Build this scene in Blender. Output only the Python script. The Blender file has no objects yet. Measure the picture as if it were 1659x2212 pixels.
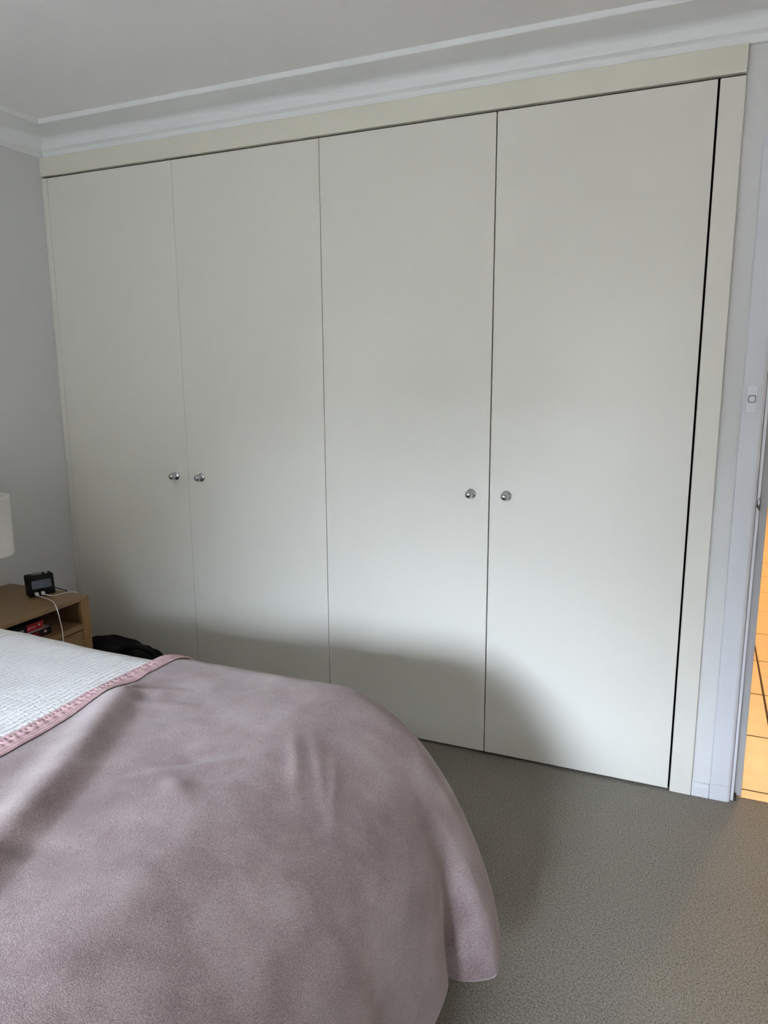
import bpy, bmesh, math, random
from mathutils import Vector, Matrix, noise
PI = math.pi
random.seed(7)
scene = bpy.context.scene
COL = scene.collection

# ------------------------------------------------------------------ camera
CAM_LOC = Vector((2.6930, -2.5404, 1.4275))
R0 = Vector((0.91838224, 0.39565168, -0.00581411))
R1 = Vector((-0.06783681, 0.17190394, 0.98277526))
R2 = Vector((-0.38983615, 0.90216893, -0.18471327))
cd = bpy.data.cameras.new('camera'); cam = bpy.data.objects.new('camera', cd); COL.objects.link(cam)
cam.matrix_world = Matrix(((R0.x, R1.x, -R2.x, CAM_LOC.x), (R0.y, R1.y, -R2.y, CAM_LOC.y), (R0.z, R1.z, -R2.z, CAM_LOC.z), (0, 0, 0, 1)))
cd.sensor_fit = 'HORIZONTAL'; cd.sensor_width = 36.0; cd.lens = 1584.76 / 1659 * 36
cd.clip_start = 0.02; cd.clip_end = 200
scene.camera = cam

# ------------------------------------------------------------------ world, exposure, window portal
scene.view_settings.view_transform = 'Standard'
scene.view_settings.look = 'None'
scene.view_settings.gamma = 1.0
scene.view_settings.use_curve_mapping = False
scene.view_settings.exposure = 0.0
SKY = 328.0
world = bpy.data.worlds.new('overcast_sky'); scene.world = world; world.use_nodes = True
bg = world.node_tree.nodes['Background']; bg.inputs[0].default_value = (0.73, 0.83, 1.0, 1); bg.inputs[1].default_value = SKY
scene.cycles.diffuse_bounces = 7
scene.cycles.max_bounces = 14

RX = 4.0          # right wall of the bedroom
D = 4.60          # distance from wardrobe wall to window wall
ZC = 2.439        # ceiling
WX0, WX1, WZ0, WZ1 = 1.35, 2.55, 0.82, 2.00   # window opening
pl = bpy.data.lights.new('window_portal', 'AREA'); po = bpy.data.objects.new('window_portal', pl); COL.objects.link(po)
pl.shape = 'RECTANGLE'; pl.size = WX1 - WX0; pl.size_y = WZ1 - WZ0; pl.cycles.is_portal = True
VY0, VY1, VZ0, VZ1 = -3.65, -2.92, 0.95, 1.94    # unseen second window, added to brighten bed and room, in the left wall
pl2 = bpy.data.lights.new('fill_window_portal', 'AREA'); po2 = bpy.data.objects.new('fill_window_portal', pl2); COL.objects.link(po2)
pl2.shape = 'RECTANGLE'; pl2.size = VY1 - VY0; pl2.size_y = VZ1 - VZ0; pl2.cycles.is_portal = True
po2.location = (-0.09, (VY0 + VY1) / 2, (VZ0 + VZ1) / 2); po2.rotation_euler = (PI / 2, 0, -PI / 2)
po.location = ((WX0 + WX1) / 2, -D - 0.14, (WZ0 + WZ1) / 2); po.rotation_euler = (PI / 2, 0, 0)

# ------------------------------------------------------------------ materials
def mat(name, color, rough=0.6, **kw):
    m = bpy.data.materials.new(name); m.use_nodes = True
    b = m.node_tree.nodes['Principled BSDF']
    b.inputs['Base Color'].default_value = (*color, 1); b.inputs['Roughness'].default_value = rough
    for k, v in kw.items():
        b.inputs[k.replace('_', ' ')].default_value = v
    return m
def N(m, t, **kw):
    n = m.node_tree.nodes.new(t)
    for k, v in kw.items(): setattr(n, k, v)
    return n
def L(m, a, b): m.node_tree.links.new(a, b)
def P(m): return m.node_tree.nodes['Principled BSDF']
def coords(m, scale=(1, 1, 1), rot=(0, 0, 0)):
    tc = N(m, 'ShaderNodeTexCoord'); mp = N(m, 'ShaderNodeMapping')
    mp.inputs['Scale'].default_value = scale; mp.inputs['Rotation'].default_value = rot
    L(m, tc.outputs['Object'], mp.inputs['Vector']); return mp.outputs['Vector']
def noise_tex(m, vec, scale, detail=3, rough=0.5):
    n = N(m, 'ShaderNodeTexNoise'); n.inputs['Scale'].default_value = scale; n.inputs['Detail'].default_value = detail
    n.inputs['Roughness'].default_value = rough; L(m, vec, n.inputs['Vector']); return n.outputs[0]
def ramp(m, fac, stops):
    r = N(m, 'ShaderNodeValToRGB'); e = r.color_ramp.elements
    while len(e) < len(stops): e.new(0.5)
    for k, (p, c) in enumerate(stops): e[k].position = p; e[k].color = (*c, 1)
    L(m, fac, r.inputs[0]); return r.outputs[0]
def bump(m, h, strength=0.3, dist=0.002, prev=None):
    b = N(m, 'ShaderNodeBump'); b.inputs['Strength'].default_value = strength; b.inputs['Distance'].default_value = dist
    L(m, h, b.inputs['Height'])
    if prev: L(m, prev, b.inputs['Normal'])
    return b.outputs[0]
def painted(name, color, rough, scale=60, st=0.08, var=0.03):
    m = mat(name, color, rough); v = coords(m)
    c2 = tuple(x * (1 - var) for x in color)
    L(m, ramp(m, noise_tex(m, v, 1.7, 4), [(0.3, c2), (0.7, color)]), P(m).inputs['Base Color'])
    L(m, bump(m, noise_tex(m, v, scale, 3), st, 0.001), P(m).inputs['Normal'])
    return m
M_wall = painted('wall_paint', (0.68, 0.68, 0.665), 0.7, 90, 0.1)
M_ceil = painted('ceiling_paint', (0.88, 0.865, 0.85), 0.8, 60, 0.06)
M_corn = painted('cornice_paint', (0.84, 0.845, 0.835), 0.55, 60, 0.04)
M_trim = painted('trim_gloss_paint', (0.67, 0.675, 0.70), 0.40, 50, 0.05)
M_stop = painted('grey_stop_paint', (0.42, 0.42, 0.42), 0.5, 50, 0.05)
M_cream = painted('cream_enamel', (0.72, 0.70, 0.625), 0.30, 40, 0.05, 0.02)
M_pelmet = painted('cream_enamel_yellowed', (0.70, 0.675, 0.57), 0.42, 40, 0.05, 0.02)
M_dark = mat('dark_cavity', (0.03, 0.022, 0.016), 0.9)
M_chrome = mat('chrome', (0.50, 0.51, 0.53), 0.09, Metallic=1.0)
M_steel = mat('brushed_steel', (0.35, 0.34, 0.32), 0.3, Metallic=1.0)
M_white = mat('white_plastic', (0.74, 0.76, 0.79), 0.35)
M_whiteA = mat('white_cable_plastic', (0.8, 0.8, 0.8), 0.4)
M_black = mat('black_plastic', (0.003, 0.003, 0.0035), 0.5, Specular_IOR_Level=0.1)
M_bag = mat('black_nylon', (0.004, 0.004, 0.0045), 0.8, Specular_IOR_Level=0.15)
M_grey = mat('grey_rubber', (0.20, 0.20, 0.20), 0.5)
M_lcd = mat('lcd_grey', (0.085, 0.10, 0.13), 0.2)
M_red = mat('book_red', (0.28, 0.008, 0.014), 0.6, Specular_IOR_Level=0.2)
M_bookblack = mat('book_black', (0.006, 0.006, 0.007), 0.6, Specular_IOR_Level=0.2)
M_paper = mat('book_paper', (0.55, 0.52, 0.47), 0.8)
M_bookgrey = mat('book_grey', (0.42, 0.39, 0.36), 0.5)
M_ink = mat('print_white', (0.75, 0.75, 0.73), 0.5)
M_linen = painted('shade_linen', (0.82, 0.79, 0.75), 0.85, 500, 0.3)
M_brass = mat('lamp_metal', (0.5, 0.48, 0.44), 0.35, Metallic=1.0)
# oak
def oak(name, base, dark, sc):
    m = mat(name, base, 0.42)
    v = coords(m, sc)
    w = noise_tex(m, v, 6, 6, 0.65)
    L(m, ramp(m, w, [(0.3, dark), (0.52, base), (0.75, tuple(x * 1.15 for x in base))]), P(m).inputs['Base Color'])
    L(m, bump(m, w, 0.12, 0.001), P(m).inputs['Normal'])
    return m
M_oak = oak('oak_veneer', (0.205, 0.122, 0.052), (0.15, 0.085, 0.034), (6, 1.0, 6))
M_oakv = oak('oak_upright', (0.23, 0.126, 0.047), (0.165, 0.088, 0.032), (9, 9, 1.0))
# carpet
M_carpet = mat('carpet_pile', (0.42, 0.39, 0.34), 0.95)
v = coords(M_carpet)
n1 = noise_tex(M_carpet, v, 210, 4, 0.7); n2 = noise_tex(M_carpet, v, 5, 3)
mx = N(M_carpet, 'ShaderNodeMix', data_type='RGBA', blend_type='MULTIPLY'); mx.inputs[0].default_value = 1.0
L(M_carpet, ramp(M_carpet, n1, [(0.33, (0.12, 0.107, 0.085)), (0.5, (0.315, 0.288, 0.240)), (0.68, (0.47, 0.432, 0.365))]), mx.inputs[6])
L(M_carpet, ramp(M_carpet, n2, [(0.3, (0.94, 0.94, 0.94)), (0.7, (1, 0.99, 0.97))]), mx.inputs[7])
L(M_carpet, mx.outputs[2], P(M_carpet).inputs['Base Color'])
L(M_carpet, bump(M_carpet, n1, 1.0, 0.009), P(M_carpet).inputs['Normal'])
# blanket
def velvet(name, lo, mid, hi):
    m = mat(name, mid, 0.85)
    b = P(m); b.inputs['Sheen Weight'].default_value = 0.5; b.inputs['Sheen Roughness'].default_value = 0.4
    b.inputs['Sheen Tint'].default_value = (1.0, 0.93, 0.92, 1); b.inputs['Specular IOR Level'].default_value = 0.25
    v = coords(m)
    big = noise_tex(m, v, 4.2, 5, 0.6)
    nd = N(m, 'ShaderNodeTexNoise'); nd.inputs['Scale'].default_value = 11; nd.inputs['Detail'].default_value = 5; nd.inputs['Distortion'].default_value = 0.3
    L(m, v, nd.inputs['Vector'])
    a = N(m, 'ShaderNodeMath', operation='ADD'); L(m, big, a.inputs[0]); L(m, nd.outputs[0], a.inputs[1])
    h = N(m, 'ShaderNodeMath', operation='MULTIPLY'); L(m, a.outputs[0], h.inputs[0]); h.inputs[1].default_value = 0.5
    fine = noise_tex(m, coords(m, (1, 1.9, 1), (0, 0, 0.9)), 400, 2, 0.6)
    f2 = N(m, 'ShaderNodeMath', operation='MULTIPLY_ADD'); L(m, fine, f2.inputs[0]); f2.inputs[1].default_value = 1.1; L(m, h.outputs[0], f2.inputs[2])
    f3 = N(m, 'ShaderNodeMath', operation='SUBTRACT'); L(m, f2.outputs[0], f3.inputs[0]); f3.inputs[1].default_value = 0.55
    L(m, ramp(m, f3.outputs[0], [(0.30, lo), (0.5, mid), (0.70, hi)]), b.inputs['Base Color'])
    L(m, bump(m, fine, 0.5, 0.002), b.inputs['Normal'])
    return m
M_pink = velvet('pink_plush', (0.150, 0.101, 0.099), (0.225, 0.168, 0.164), (0.33, 0.265, 0.258))
M_pinktrim = mat('pink_trim', (0.50, 0.30, 0.31), 0.7, Sheen_Weight=0.2)
v = coords(M_pinktrim)
nt = noise_tex(M_pinktrim, v, 70, 3)
L(M_pinktrim, ramp(M_pinktrim, nt, [(0.35, (0.44, 0.27, 0.28)), (0.7, (0.56, 0.38, 0.385))]), P(M_pinktrim).inputs['Base Color'])
L(M_pinktrim, bump(M_pinktrim, nt, 0.4, 0.003), P(M_pinktrim).inputs['Normal'])
# coverlet: seersucker rows running across the bed
M_cov = mat('white_seersucker', (0.90, 0.905, 0.91), 0.8)
v = coords(M_cov)
wv = N(M_cov, 'ShaderNodeTexWave'); wv.wave_type = 'BANDS'; wv.bands_direction = 'X'; wv.inputs['Scale'].default_value = 19
wv.inputs['Distortion'].default_value = 1.6; wv.inputs['Detail'].default_value = 2; wv.inputs['Detail Scale'].default_value = 0.6; L(M_cov, v, wv.inputs['Vector'])
pk = noise_tex(M_cov, coords(M_cov, (0.55, 1.5, 1)), 95, 2, 0.5)
pc = ramp(M_cov, pk, [(0.36, (0.1, 0.1, 0.1)), (0.62, (1, 1, 1))])
ml = N(M_cov, 'ShaderNodeMath', operation='MULTIPLY'); L(M_cov, wv.outputs[0], ml.inputs[0]); L(M_cov, pc, ml.inputs[1])
ad = N(M_cov, 'ShaderNodeMath', operation='ADD'); L(M_cov, ml.outputs[0], ad.inputs[0]); w5 = N(M_cov, 'ShaderNodeMath', operation='MULTIPLY'); L(M_cov, wv.outputs[0], w5.inputs[0]); w5.inputs[1].default_value = 0.6; L(M_cov, w5.outputs[0], ad.inputs[1])
L(M_cov, bump(M_cov, ad.outputs[0], 0.6, 0.006), P(M_cov).inputs['Normal'])
# tiles
M_tile = mat('hall_tile_glaze', (0.60, 0.47, 0.33), 0.32)
v = coords(M_tile); nz = noise_tex(M_tile, v, 14, 5)
L(M_tile, ramp(M_tile, nz, [(0.3, (0.45, 0.30, 0.14)), (0.7, (0.52, 0.36, 0.18))]), P(M_tile).inputs['Base Color'])
L(M_tile, bump(M_tile, noise_tex(M_tile, v, 60, 4), 0.12, 0.002), P(M_tile).inputs['Normal'])
M_grout = mat('tile_grout', (0.055, 0.036, 0.02), 0.9)
M_cab = mat('hall_cabinet_paint', (0.72, 0.70, 0.66), 0.4)
M_pave = painted('patio_paving', (0.30, 0.275, 0.235), 0.9, 30, 0.3)
M_lawn = painted('lawn', (0.10, 0.11, 0.06), 0.9, 30, 0.4)
M_paling = painted('side_block_grey', (0.17, 0.155, 0.135), 0.85, 30, 0.3)  # dark tone for the added side fence, keeps its bounce low
M_render = painted('sky_gap_render', (0.28, 0.26, 0.225), 0.9, 30, 0.2)
# window glass: clear sheet with a faint mirror
M_glass = bpy.data.materials.new('window_glass'); M_glass.use_nodes = True
nt_ = M_glass.node_tree; nt_.nodes.remove(nt_.nodes['Principled BSDF'])
tr = N(M_glass, 'ShaderNodeBsdfTransparent'); gl = N(M_glass, 'ShaderNodeBsdfGlossy'); gl.inputs['Roughness'].default_value = 0.0
ms = N(M_glass, 'ShaderNodeMixShader'); ms.inputs[0].default_value = 0.06
L(M_glass, tr.outputs[0], ms.inputs[1]); L(M_glass, gl.outputs[0], ms.inputs[2]); L(M_glass, ms.outputs[0], nt_.nodes['Material Output'].inputs[0])

# ------------------------------------------------------------------ geometry helpers (world coordinates in, origin moved to the thing's base)
ORG = {}
def empty(name, loc, label=None, cat=None, group=None, kind=None):
    o = bpy.data.objects.new(name, None); COL.objects.link(o); o.location = loc; o.empty_display_size = 0.1
    ORG[o.name] = Vector(loc); tag(o, label, cat, group, kind); return o
def tag(o, label=None, cat=None, group=None, kind=None):
    if label: o['label'] = label
    if cat: o['category'] = cat
    if group: o['group'] = group
    if kind: o['kind'] = kind
    return o
def obj(name, bm, m, parent=None, smooth=False, bevel=0, seg=2, loc=None, subsurf=0, label=None, mats=None):
    me = bpy.data.meshes.new(name)
    bm.normal_update()
    org = ORG[parent.name] if parent else (Vector(loc) if loc is not None else None)
    if org is None:
        xs = [w.co for w in bm.verts]
        org = Vector(((min(c.x for c in xs) + max(c.x for c in xs)) / 2, (min(c.y for c in xs) + max(c.y for c in xs)) / 2, min(c.z for c in xs)))
    bmesh.ops.translate(bm, verts=bm.verts, vec=-org)
    bm.to_mesh(me); bm.free()
    for mm in (mats or [m]): me.materials.append(mm)
    if smooth:
        for p in me.polygons: p.use_smooth = True
    o = bpy.data.objects.new(name, me); COL.objects.link(o)
    ORG[o.name] = org
    if parent: o.parent = parent
    else: o.location = org
    if bevel:
        b = o.modifiers.new('bevel', 'BEVEL'); b.width = bevel; b.segments = seg; b.limit_method = 'ANGLE'; b.angle_limit = math.radians(40); b.harden_normals = False
    if subsurf:
        s = o.modifiers.new('subsurf', 'SUBSURF'); s.levels = subsurf; s.render_levels = subsurf
    if label: o['label'] = label
    return o
def box(bm, x0, x1, y0, y1, z0, z1, mi=0):
    vs = [bm.verts.new((x, y, z)) for x in (x0, x1) for y in (y0, y1) for z in (z0, z1)]
    for f in ((0, 1, 3, 2), (4, 6, 7, 5), (0, 4, 5, 1), (2, 3, 7, 6), (0, 2, 6, 4), (1, 5, 7, 3)):
        bm.faces.new([vs[i] for i in f]).material_index = mi
def boxes(*bs):
    bm = bmesh.new()
    for b in bs: box(bm, *b)
    return bm
def tube(pts, r, n=10, cap=True, bm=None):
    bm = bm or bmesh.new(); pts = [Vector(p) for p in pts]; rings = []
    up = Vector((0.12, 0.31, 0.94))
    for i, p in enumerate(pts):
        t = (pts[min(i + 1, len(pts) - 1)] - pts[max(i - 1, 0)]).normalized()
        a = t.cross(up)
        if a.length < 1e-3: a = t.cross(Vector((1, 0, 0)))
        a.normalize(); b = t.cross(a)
        rr = r[i] if isinstance(r, (list, tuple)) else r
        rings.append([bm.verts.new(p + rr * (math.cos(2 * PI * k / n) * a + math.sin(2 * PI * k / n) * b)) for k in range(n)])
    for A, B in zip(rings, rings[1:]):
        for k in range(n): bm.faces.new((A[k], A[(k + 1) % n], B[(k + 1) % n], B[k]))
    if cap: bm.faces.new(rings[0][::-1]); bm.faces.new(rings[-1])
    return bm
def lathe(prof, base, axis, n=32, bm=None):
    bm = bm or bmesh.new(); axis = Vector(axis).normalized(); base = Vector(base)
    a = axis.orthogonal().normalized(); b = axis.cross(a); rings = []
    for r, h in prof:
        c = base + axis * h
        if r < 1e-6: rings.append([bm.verts.new(c)])
        else: rings.append([bm.verts.new(c + r * (math.cos(2 * PI * k / n) * a + math.sin(2 * PI * k / n) * b)) for k in range(n)])
    for A, B in zip(rings, rings[1:]):
        for k in range(n):
            k2 = (k + 1) % n
            if len(A) == 1 and len(B) == 1: continue
            if len(A) == 1: bm.faces.new((A[0], B[k2], B[k]))
            elif len(B) == 1: bm.faces.new((A[k], A[k2], B[0]))
            else: bm.faces.new((A[k], A[k2], B[k2], B[k]))
    bmesh.ops.recalc_face_normals(bm, faces=bm.faces)
    return bm
def catmull(pts, n=8):
    pts = [Vector(p) for p in pts]; q = [2 * pts[0] - pts[1]] + pts + [2 * pts[-1] - pts[-2]]; out = []
    for i in range(1, len(q) - 2):
        for k in range(n):
            t = k / n
            out.append(0.5 * ((2 * q[i]) + (q[i + 1] - q[i - 1]) * t + (2 * q[i - 1] - 5 * q[i] + 4 * q[i + 1] - q[i + 2]) * t * t + (-q[i - 1] + 3 * q[i] - 3 * q[i + 1] + q[i + 2]) * t ** 3))
    return out + [pts[-1]]
def extrude_profile(prof, frame):
    """prof: list of (d, z); frame(d, z, end) -> point; swept between end 0 and 1, closed section"""
    bm = bmesh.new()
    A = [bm.verts.new(frame(d, z, 0)) for d, z in prof]; B = [bm.verts.new(frame(d, z, 1)) for d, z in prof]
    n = len(prof)
    for i in range(n):
        j = (i + 1) % n
        bm.faces.new((A[i], A[j], B[j], B[i]))
    bm.faces.new(A[::-1]); bm.faces.new(B)
    bmesh.ops.recalc_face_normals(bm, faces=bm.faces)
    return bm
def rrect(x0, x1, z0, z1, ya, yb, rad, n=6):
    bm = bmesh.new(); A = []; B = []
    for cx, cz, a0 in ((x1 - rad, z1 - rad, 0), (x0 + rad, z1 - rad, PI / 2), (x0 + rad, z0 + rad, PI), (x1 - rad, z0 + rad, 1.5 * PI)):
        for k in range(n + 1):
            a = a0 + PI / 2 * k / n; x = cx + rad * math.cos(a); z = cz + rad * math.sin(a)
            A.append(bm.verts.new((x, ya, z))); B.append(bm.verts.new((x, yb, z)))
    m = len(A)
    for k in range(m): bm.faces.new((A[k], A[(k + 1) % m], B[(k + 1) % m], B[k]))
    bm.faces.new(A); bm.faces.new(B); bmesh.ops.recalc_face_normals(bm, faces=bm.faces)
    return bm
def sm(x): x = max(0.0, min(1.0, x)); return x * x * (3 - 2 * x)
def S(name, bm, m, **kw):
    o = obj(name, bm, m, **kw); o['kind'] = 'structure'; return o

# ------------------------------------------------------------------ room shell
ZP, ZT = 2.268, 2.347                                  # pelmet bottom and top
JX0, JX1 = 2.672, 2.744                                # right wardrobe jamb
AX0, AX1 = 2.800, 2.866                                # door architrave
DX0, DX1 = 2.872, 3.690                                # door opening between the jambs
S('floor', boxes((-0.1, RX + 0.1, -D - 0.1, 0.03, -0.12, 0.0), (-0.1, JX1 + 0.002, 0.03, 0.7, -0.12, 0.0)), M_carpet, loc=(0, 0, 0))
S('ceiling', boxes((-0.1, RX + 0.1, -D - 0.1, 0.1, ZC, ZC + 0.1)), M_ceil, loc=(0, 0, ZC))
S('wall_left', boxes((-0.1, 0.0, -D - 0.1, VY0, -0.12, ZC), (-0.1, 0.0, VY1, 0.72, -0.12, ZC), (-0.1, 0.0, VY0, VY1, -0.12, VZ0), (-0.1, 0.0, VY0, VY1, VZ1, ZC)), M_wall, loc=(0, 0, 0))
S('wall_back', boxes((JX1, DX0 - 0.012, 0, 0.11, -0.12, ZC), (DX0 - 0.012, DX1 + 0.012, 0, 0.11, 2.053, ZC), (DX1 + 0.012, RX, 0, 0.11, -0.12, ZC),
                     (0, JX1, 0.0, 0.11, ZP + 0.03, ZC)), M_wall, loc=(JX1, 0, 0))
S('wall_right', boxes((RX, RX + 0.1, -D - 0.1, 0.11, -0.12, ZC)), M_wall, loc=(RX, 0, 0))
S('wall_front', boxes((0, WX0, -D - 0.16, -D, -0.12, ZC), (WX1, RX, -D - 0.16, -D, -0.12, ZC), (WX0, WX1, -D - 0.16, -D, -0.12, WZ0), (WX0, WX1, -D - 0.16, -D, WZ1, ZC)), M_wall, loc=(0, -D, 0))
# cornice: cove with a fillet at the ceiling and a quirk above the bottom band
CP = [(0.0, ZT), (0.011, ZT), (0.013, ZT + 0.002), (0.013, ZT + 0.022), (0.026, ZT + 0.030), (0.028, ZT + 0.046)]
for k in range(1, 9):
    a = PI - k / 8 * PI / 2
    CP.append((0.060 + 0.032 * math.cos(a), ZT + 0.046 + 0.024 * math.sin(a)))
CP += [(0.165, ZT + 0.0735), (0.168, ZC - 0.018), (0.170, ZC - 0.016), (0.170, ZC), (0.0, ZC)]
S('trim_1', extrude_profile(CP, lambda d, z, e: (d if e == 0 else RX - d, -d, z)), M_corn, loc=(0, 0, ZT))
S('trim_2', extrude_profile(CP, lambda d, z, e: (d, -d if e == 0 else -D + d, z)), M_corn, loc=(0, 0, ZT))
S('trim_3', extrude_profile(CP, lambda d, z, e: (d if e == 0 else RX - d, -D + d, z)), M_corn, loc=(0, -D, ZT))
S('trim_4', extrude_profile(CP, lambda d, z, e: (RX - d, -d if e == 0 else -D + d, z)), M_corn, loc=(RX, 0, ZT))
# skirting
SK = [(0, 0), (0.016, 0), (0.016, 0.030)] + [(0.016 - 0.012 * (1 - math.cos(a)) , 0.030 + 0.016 * math.sin(a)) for a in [PI / 2 * k / 6 for k in range(1, 7)]] + [(0, 0.046)]
S('baseboard_back', extrude_profile(SK, lambda d, z, e: (JX1 + 0.001 if e == 0 else AX0 - 0.0015, -d, z)), M_trim, loc=(JX1, 0, 0))
S('baseboard_left', extrude_profile(SK, lambda d, z, e: (d, -0.025 if e == 0 else -D, z)), M_trim, loc=(0, 0, 0))
S('baseboard_right', extrude_profile(SK, lambda d, z, e: (RX - d, 0 if e == 0 else -D, z)), M_trim, loc=(RX, 0, 0))
S('baseboard_front', extrude_profile(SK, lambda d, z, e: (0.02 if e == 0 else RX - 0.02, -D + d, z)), M_trim, loc=(0, -D, 0))
# door architrave with plinth block
def arch_prof(x0, x1, flip):
    pr = [(0, 0), (0.014, 0)]
    w = x1 - x0
    r = [(w - 0.018 * (1 - math.sin(a)) , 0.018 * (1 - 1) + 0.0) for a in (0,)]
    p = [(0.0, 0.0), (0.0, 0.012), (0.003, 0.015)] + [(w - 0.014 + 0.014 * math.sin(a), 0.001 + 0.014 * math.cos(a)) for a in [PI / 2 * k / 8 for k in range(9)]] + [(w, 0.0)]
    return p
AP = arch_prof(AX0, AX1, 0)
arch = empty('trim_5', (AX0, 0, 0), kind='structure')
obj('plinth_block', extrude_profile(AP, lambda u, d, e: (AX0 + u, -d - 0.0007, 0.0 if e == 0 else 0.0553)), M_trim, arch)
obj('architrave_leg', extrude_profile(AP, lambda u, d, e: (AX0 + u, -d, 0.056 if e == 0 else 2.106 - u)), M_trim, arch)
obj('architrave_head', extrude_profile(AP, lambda u, d, e: (AX0 + u if e == 0 else DX1 + 0.072 - u, -d, 2.106 - u)), M_trim, arch)
obj('architrave_leg', extrude_profile(AP, lambda u, d, e: (DX1 + 0.072 - u, -d, 0.0 if e == 0 else 2.106 - u)), M_trim, arch)
# door frame: jambs, stops, strike plate
door = empty('door_1', (DX0, 0.05, 0), kind='structure')
obj('jamb', boxes((AX1 + 0.001, DX0 + 0.004, -0.004, 0.115, 0.003, 2.05)), M_trim, door, bevel=0.0015)
obj('jamb', boxes((DX1 - 0.004, DX1 + 0.012, -0.004, 0.115, 0.014, 2.05)), M_trim, door, bevel=0.0015)
obj('jamb_head', boxes((DX0 + 0.0045, DX1 - 0.0045, -0.004, 0.115, 2.036, 2.05)), M_trim, door, bevel=0.0015)
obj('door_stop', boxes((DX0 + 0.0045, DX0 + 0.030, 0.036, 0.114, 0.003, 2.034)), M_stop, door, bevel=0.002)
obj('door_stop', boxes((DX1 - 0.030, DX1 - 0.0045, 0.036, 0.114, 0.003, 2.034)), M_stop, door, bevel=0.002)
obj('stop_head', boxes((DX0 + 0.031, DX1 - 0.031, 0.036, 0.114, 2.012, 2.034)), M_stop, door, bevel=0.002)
bm = bmesh.new()      # strike plate with its curved lip round the jamb edge
pts = [(DX0 + 0.0050, 0.030), (DX0 + 0.0052, 0.005), (DX0 + 0.0046, -0.0035), (DX0 - 0.0005, -0.0058), (DX0 - 0.0035, -0.0045)]
hs = [0.027, 0.027, 0.024, 0.017, 0.010]
ra = [[bm.verts.new((x, y, 1.022 - h)), bm.verts.new((x, y, 1.022 + h))] for (x, y), h in zip(pts, hs)]
for A, B in zip(ra, ra[1:]): bm.faces.new((A[0], B[0], B[1], A[1]))
sp = obj('strike_plate', bm, M_steel, door, smooth=True, label='dark metal strike plate lipped over the jamb edge')
so = sp.modifiers.new('solid', 'SOLIDIFY'); so.thickness = 0.0015
obj('threshold_shade', boxes((DX0 + 0.0045, DX0 + 0.013, 0.004, 0.034, 0.0005, 0.013)), M_dark, door)  # solid dark block, painting in the shade of the notch

# ------------------------------------------------------------------ window behind the camera
win = empty('window_1', ((WX0 + WX1) / 2, -D - 0.08, WZ0), kind='structure')
fw = 0.045
obj('window_frame', boxes((WX0, WX0 + fw, -D - 0.12, -D - 0.02, WZ0, WZ1), (WX1 - fw, WX1, -D - 0.12, -D - 0.02, WZ0, WZ1), (WX0 + fw, WX1 - fw, -D - 0.12, -D - 0.02, WZ0, WZ0 + fw),
                          (WX0 + fw, WX1 - fw, -D - 0.12, -D - 0.02, WZ1 - fw, WZ1), ((WX0 + WX1) / 2 - 0.025, (WX0 + WX1) / 2 + 0.025, -D - 0.12, -D - 0.02, WZ0 + fw, WZ1 - fw)), M_trim, win)
obj('sill', boxes((WX0 - 0.06, WX1 + 0.06, -D, -D + 0.045, WZ0 - 0.03, WZ0)), M_trim, win, bevel=0.004)
mid = (WX0 + WX1) / 2
for xa, xb in ((WX0 + fw, mid - 0.025), (mid + 0.025, WX1 - fw)):
    obj('pane', boxes((xa, xb, -D - 0.112, -D - 0.108, WZ0 + fw, WZ1 - fw)), M_glass, win)
    z = WZ1 - fw - 0.03
    while z > WZ0 + fw + 0.02:
        bm = bmesh.new(); nl = 10; ring0 = []; ring1 = []
        tl = 0.28                                        # inner edges raised a little
        for k in range(nl):
            a = 2 * PI * k / nl; yy, zz = 0.038 * math.cos(a), 0.0055 * math.sin(a)
            y2, z2 = yy * math.cos(tl) - zz * math.sin(tl), yy * math.sin(tl) + zz * math.cos(tl)
            ring0.append(bm.verts.new((xa + 0.003, -D - 0.06 + y2, z + z2))); ring1.append(bm.verts.new((xb - 0.003, -D - 0.06 + y2, z + z2)))
        for k in range(nl): bm.faces.new((ring0[k], ring1[k], ring1[(k + 1) % nl], ring0[(k + 1) % nl]))
        bm.faces.new(ring0); bm.faces.new(ring1[::-1]); bmesh.ops.recalc_face_normals(bm, faces=bm.faces)
        obj('louvre', bm, M_trim, win, smooth=True)
        z -= 0.089
win2 = empty('fill_window', (-0.05, (VY0 + VY1) / 2, VZ0), kind='structure')  # unseen window, added as fill light from the left
vm = (VY0 + VY1) / 2
obj('window_frame', boxes((-0.075, -0.02, VY0, VY0 + fw, VZ0, VZ1), (-0.075, -0.02, VY1 - fw, VY1, VZ0, VZ1), (-0.075, -0.02, VY0 + fw, VY1 - fw, VZ0, VZ0 + fw), (-0.075, -0.02, VY0 + fw, VY1 - fw, VZ1 - fw, VZ1),
                          (-0.075, -0.02, vm - 0.02, vm + 0.02, VZ0 + fw, VZ1 - fw)), M_trim, win2)
for ya, yb in ((VY0 + fw, vm - 0.02), (vm + 0.02, VY1 - fw)):
    obj('pane', boxes((-0.052, -0.048, ya, yb, VZ0 + fw, VZ1 - fw)), M_glass, win2)
S('ground_side', boxes((-40, -0.12, -D - 0.2, 30, -0.6, -0.4)), M_lawn, loc=(-10, 0, -0.4))
S('side_block_fence', boxes((-4.3, -4.1, -D - 4, 4, -0.4, 2.7)), M_paling, loc=(-4.2, 0, -0.4))  # unseen fence, added and sized to hold low sky off the doors
S('ground', boxes((-40, 40, -60, -D - 0.2, -0.6, -0.4)), M_pave, loc=(0, -10, -0.4))
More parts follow.
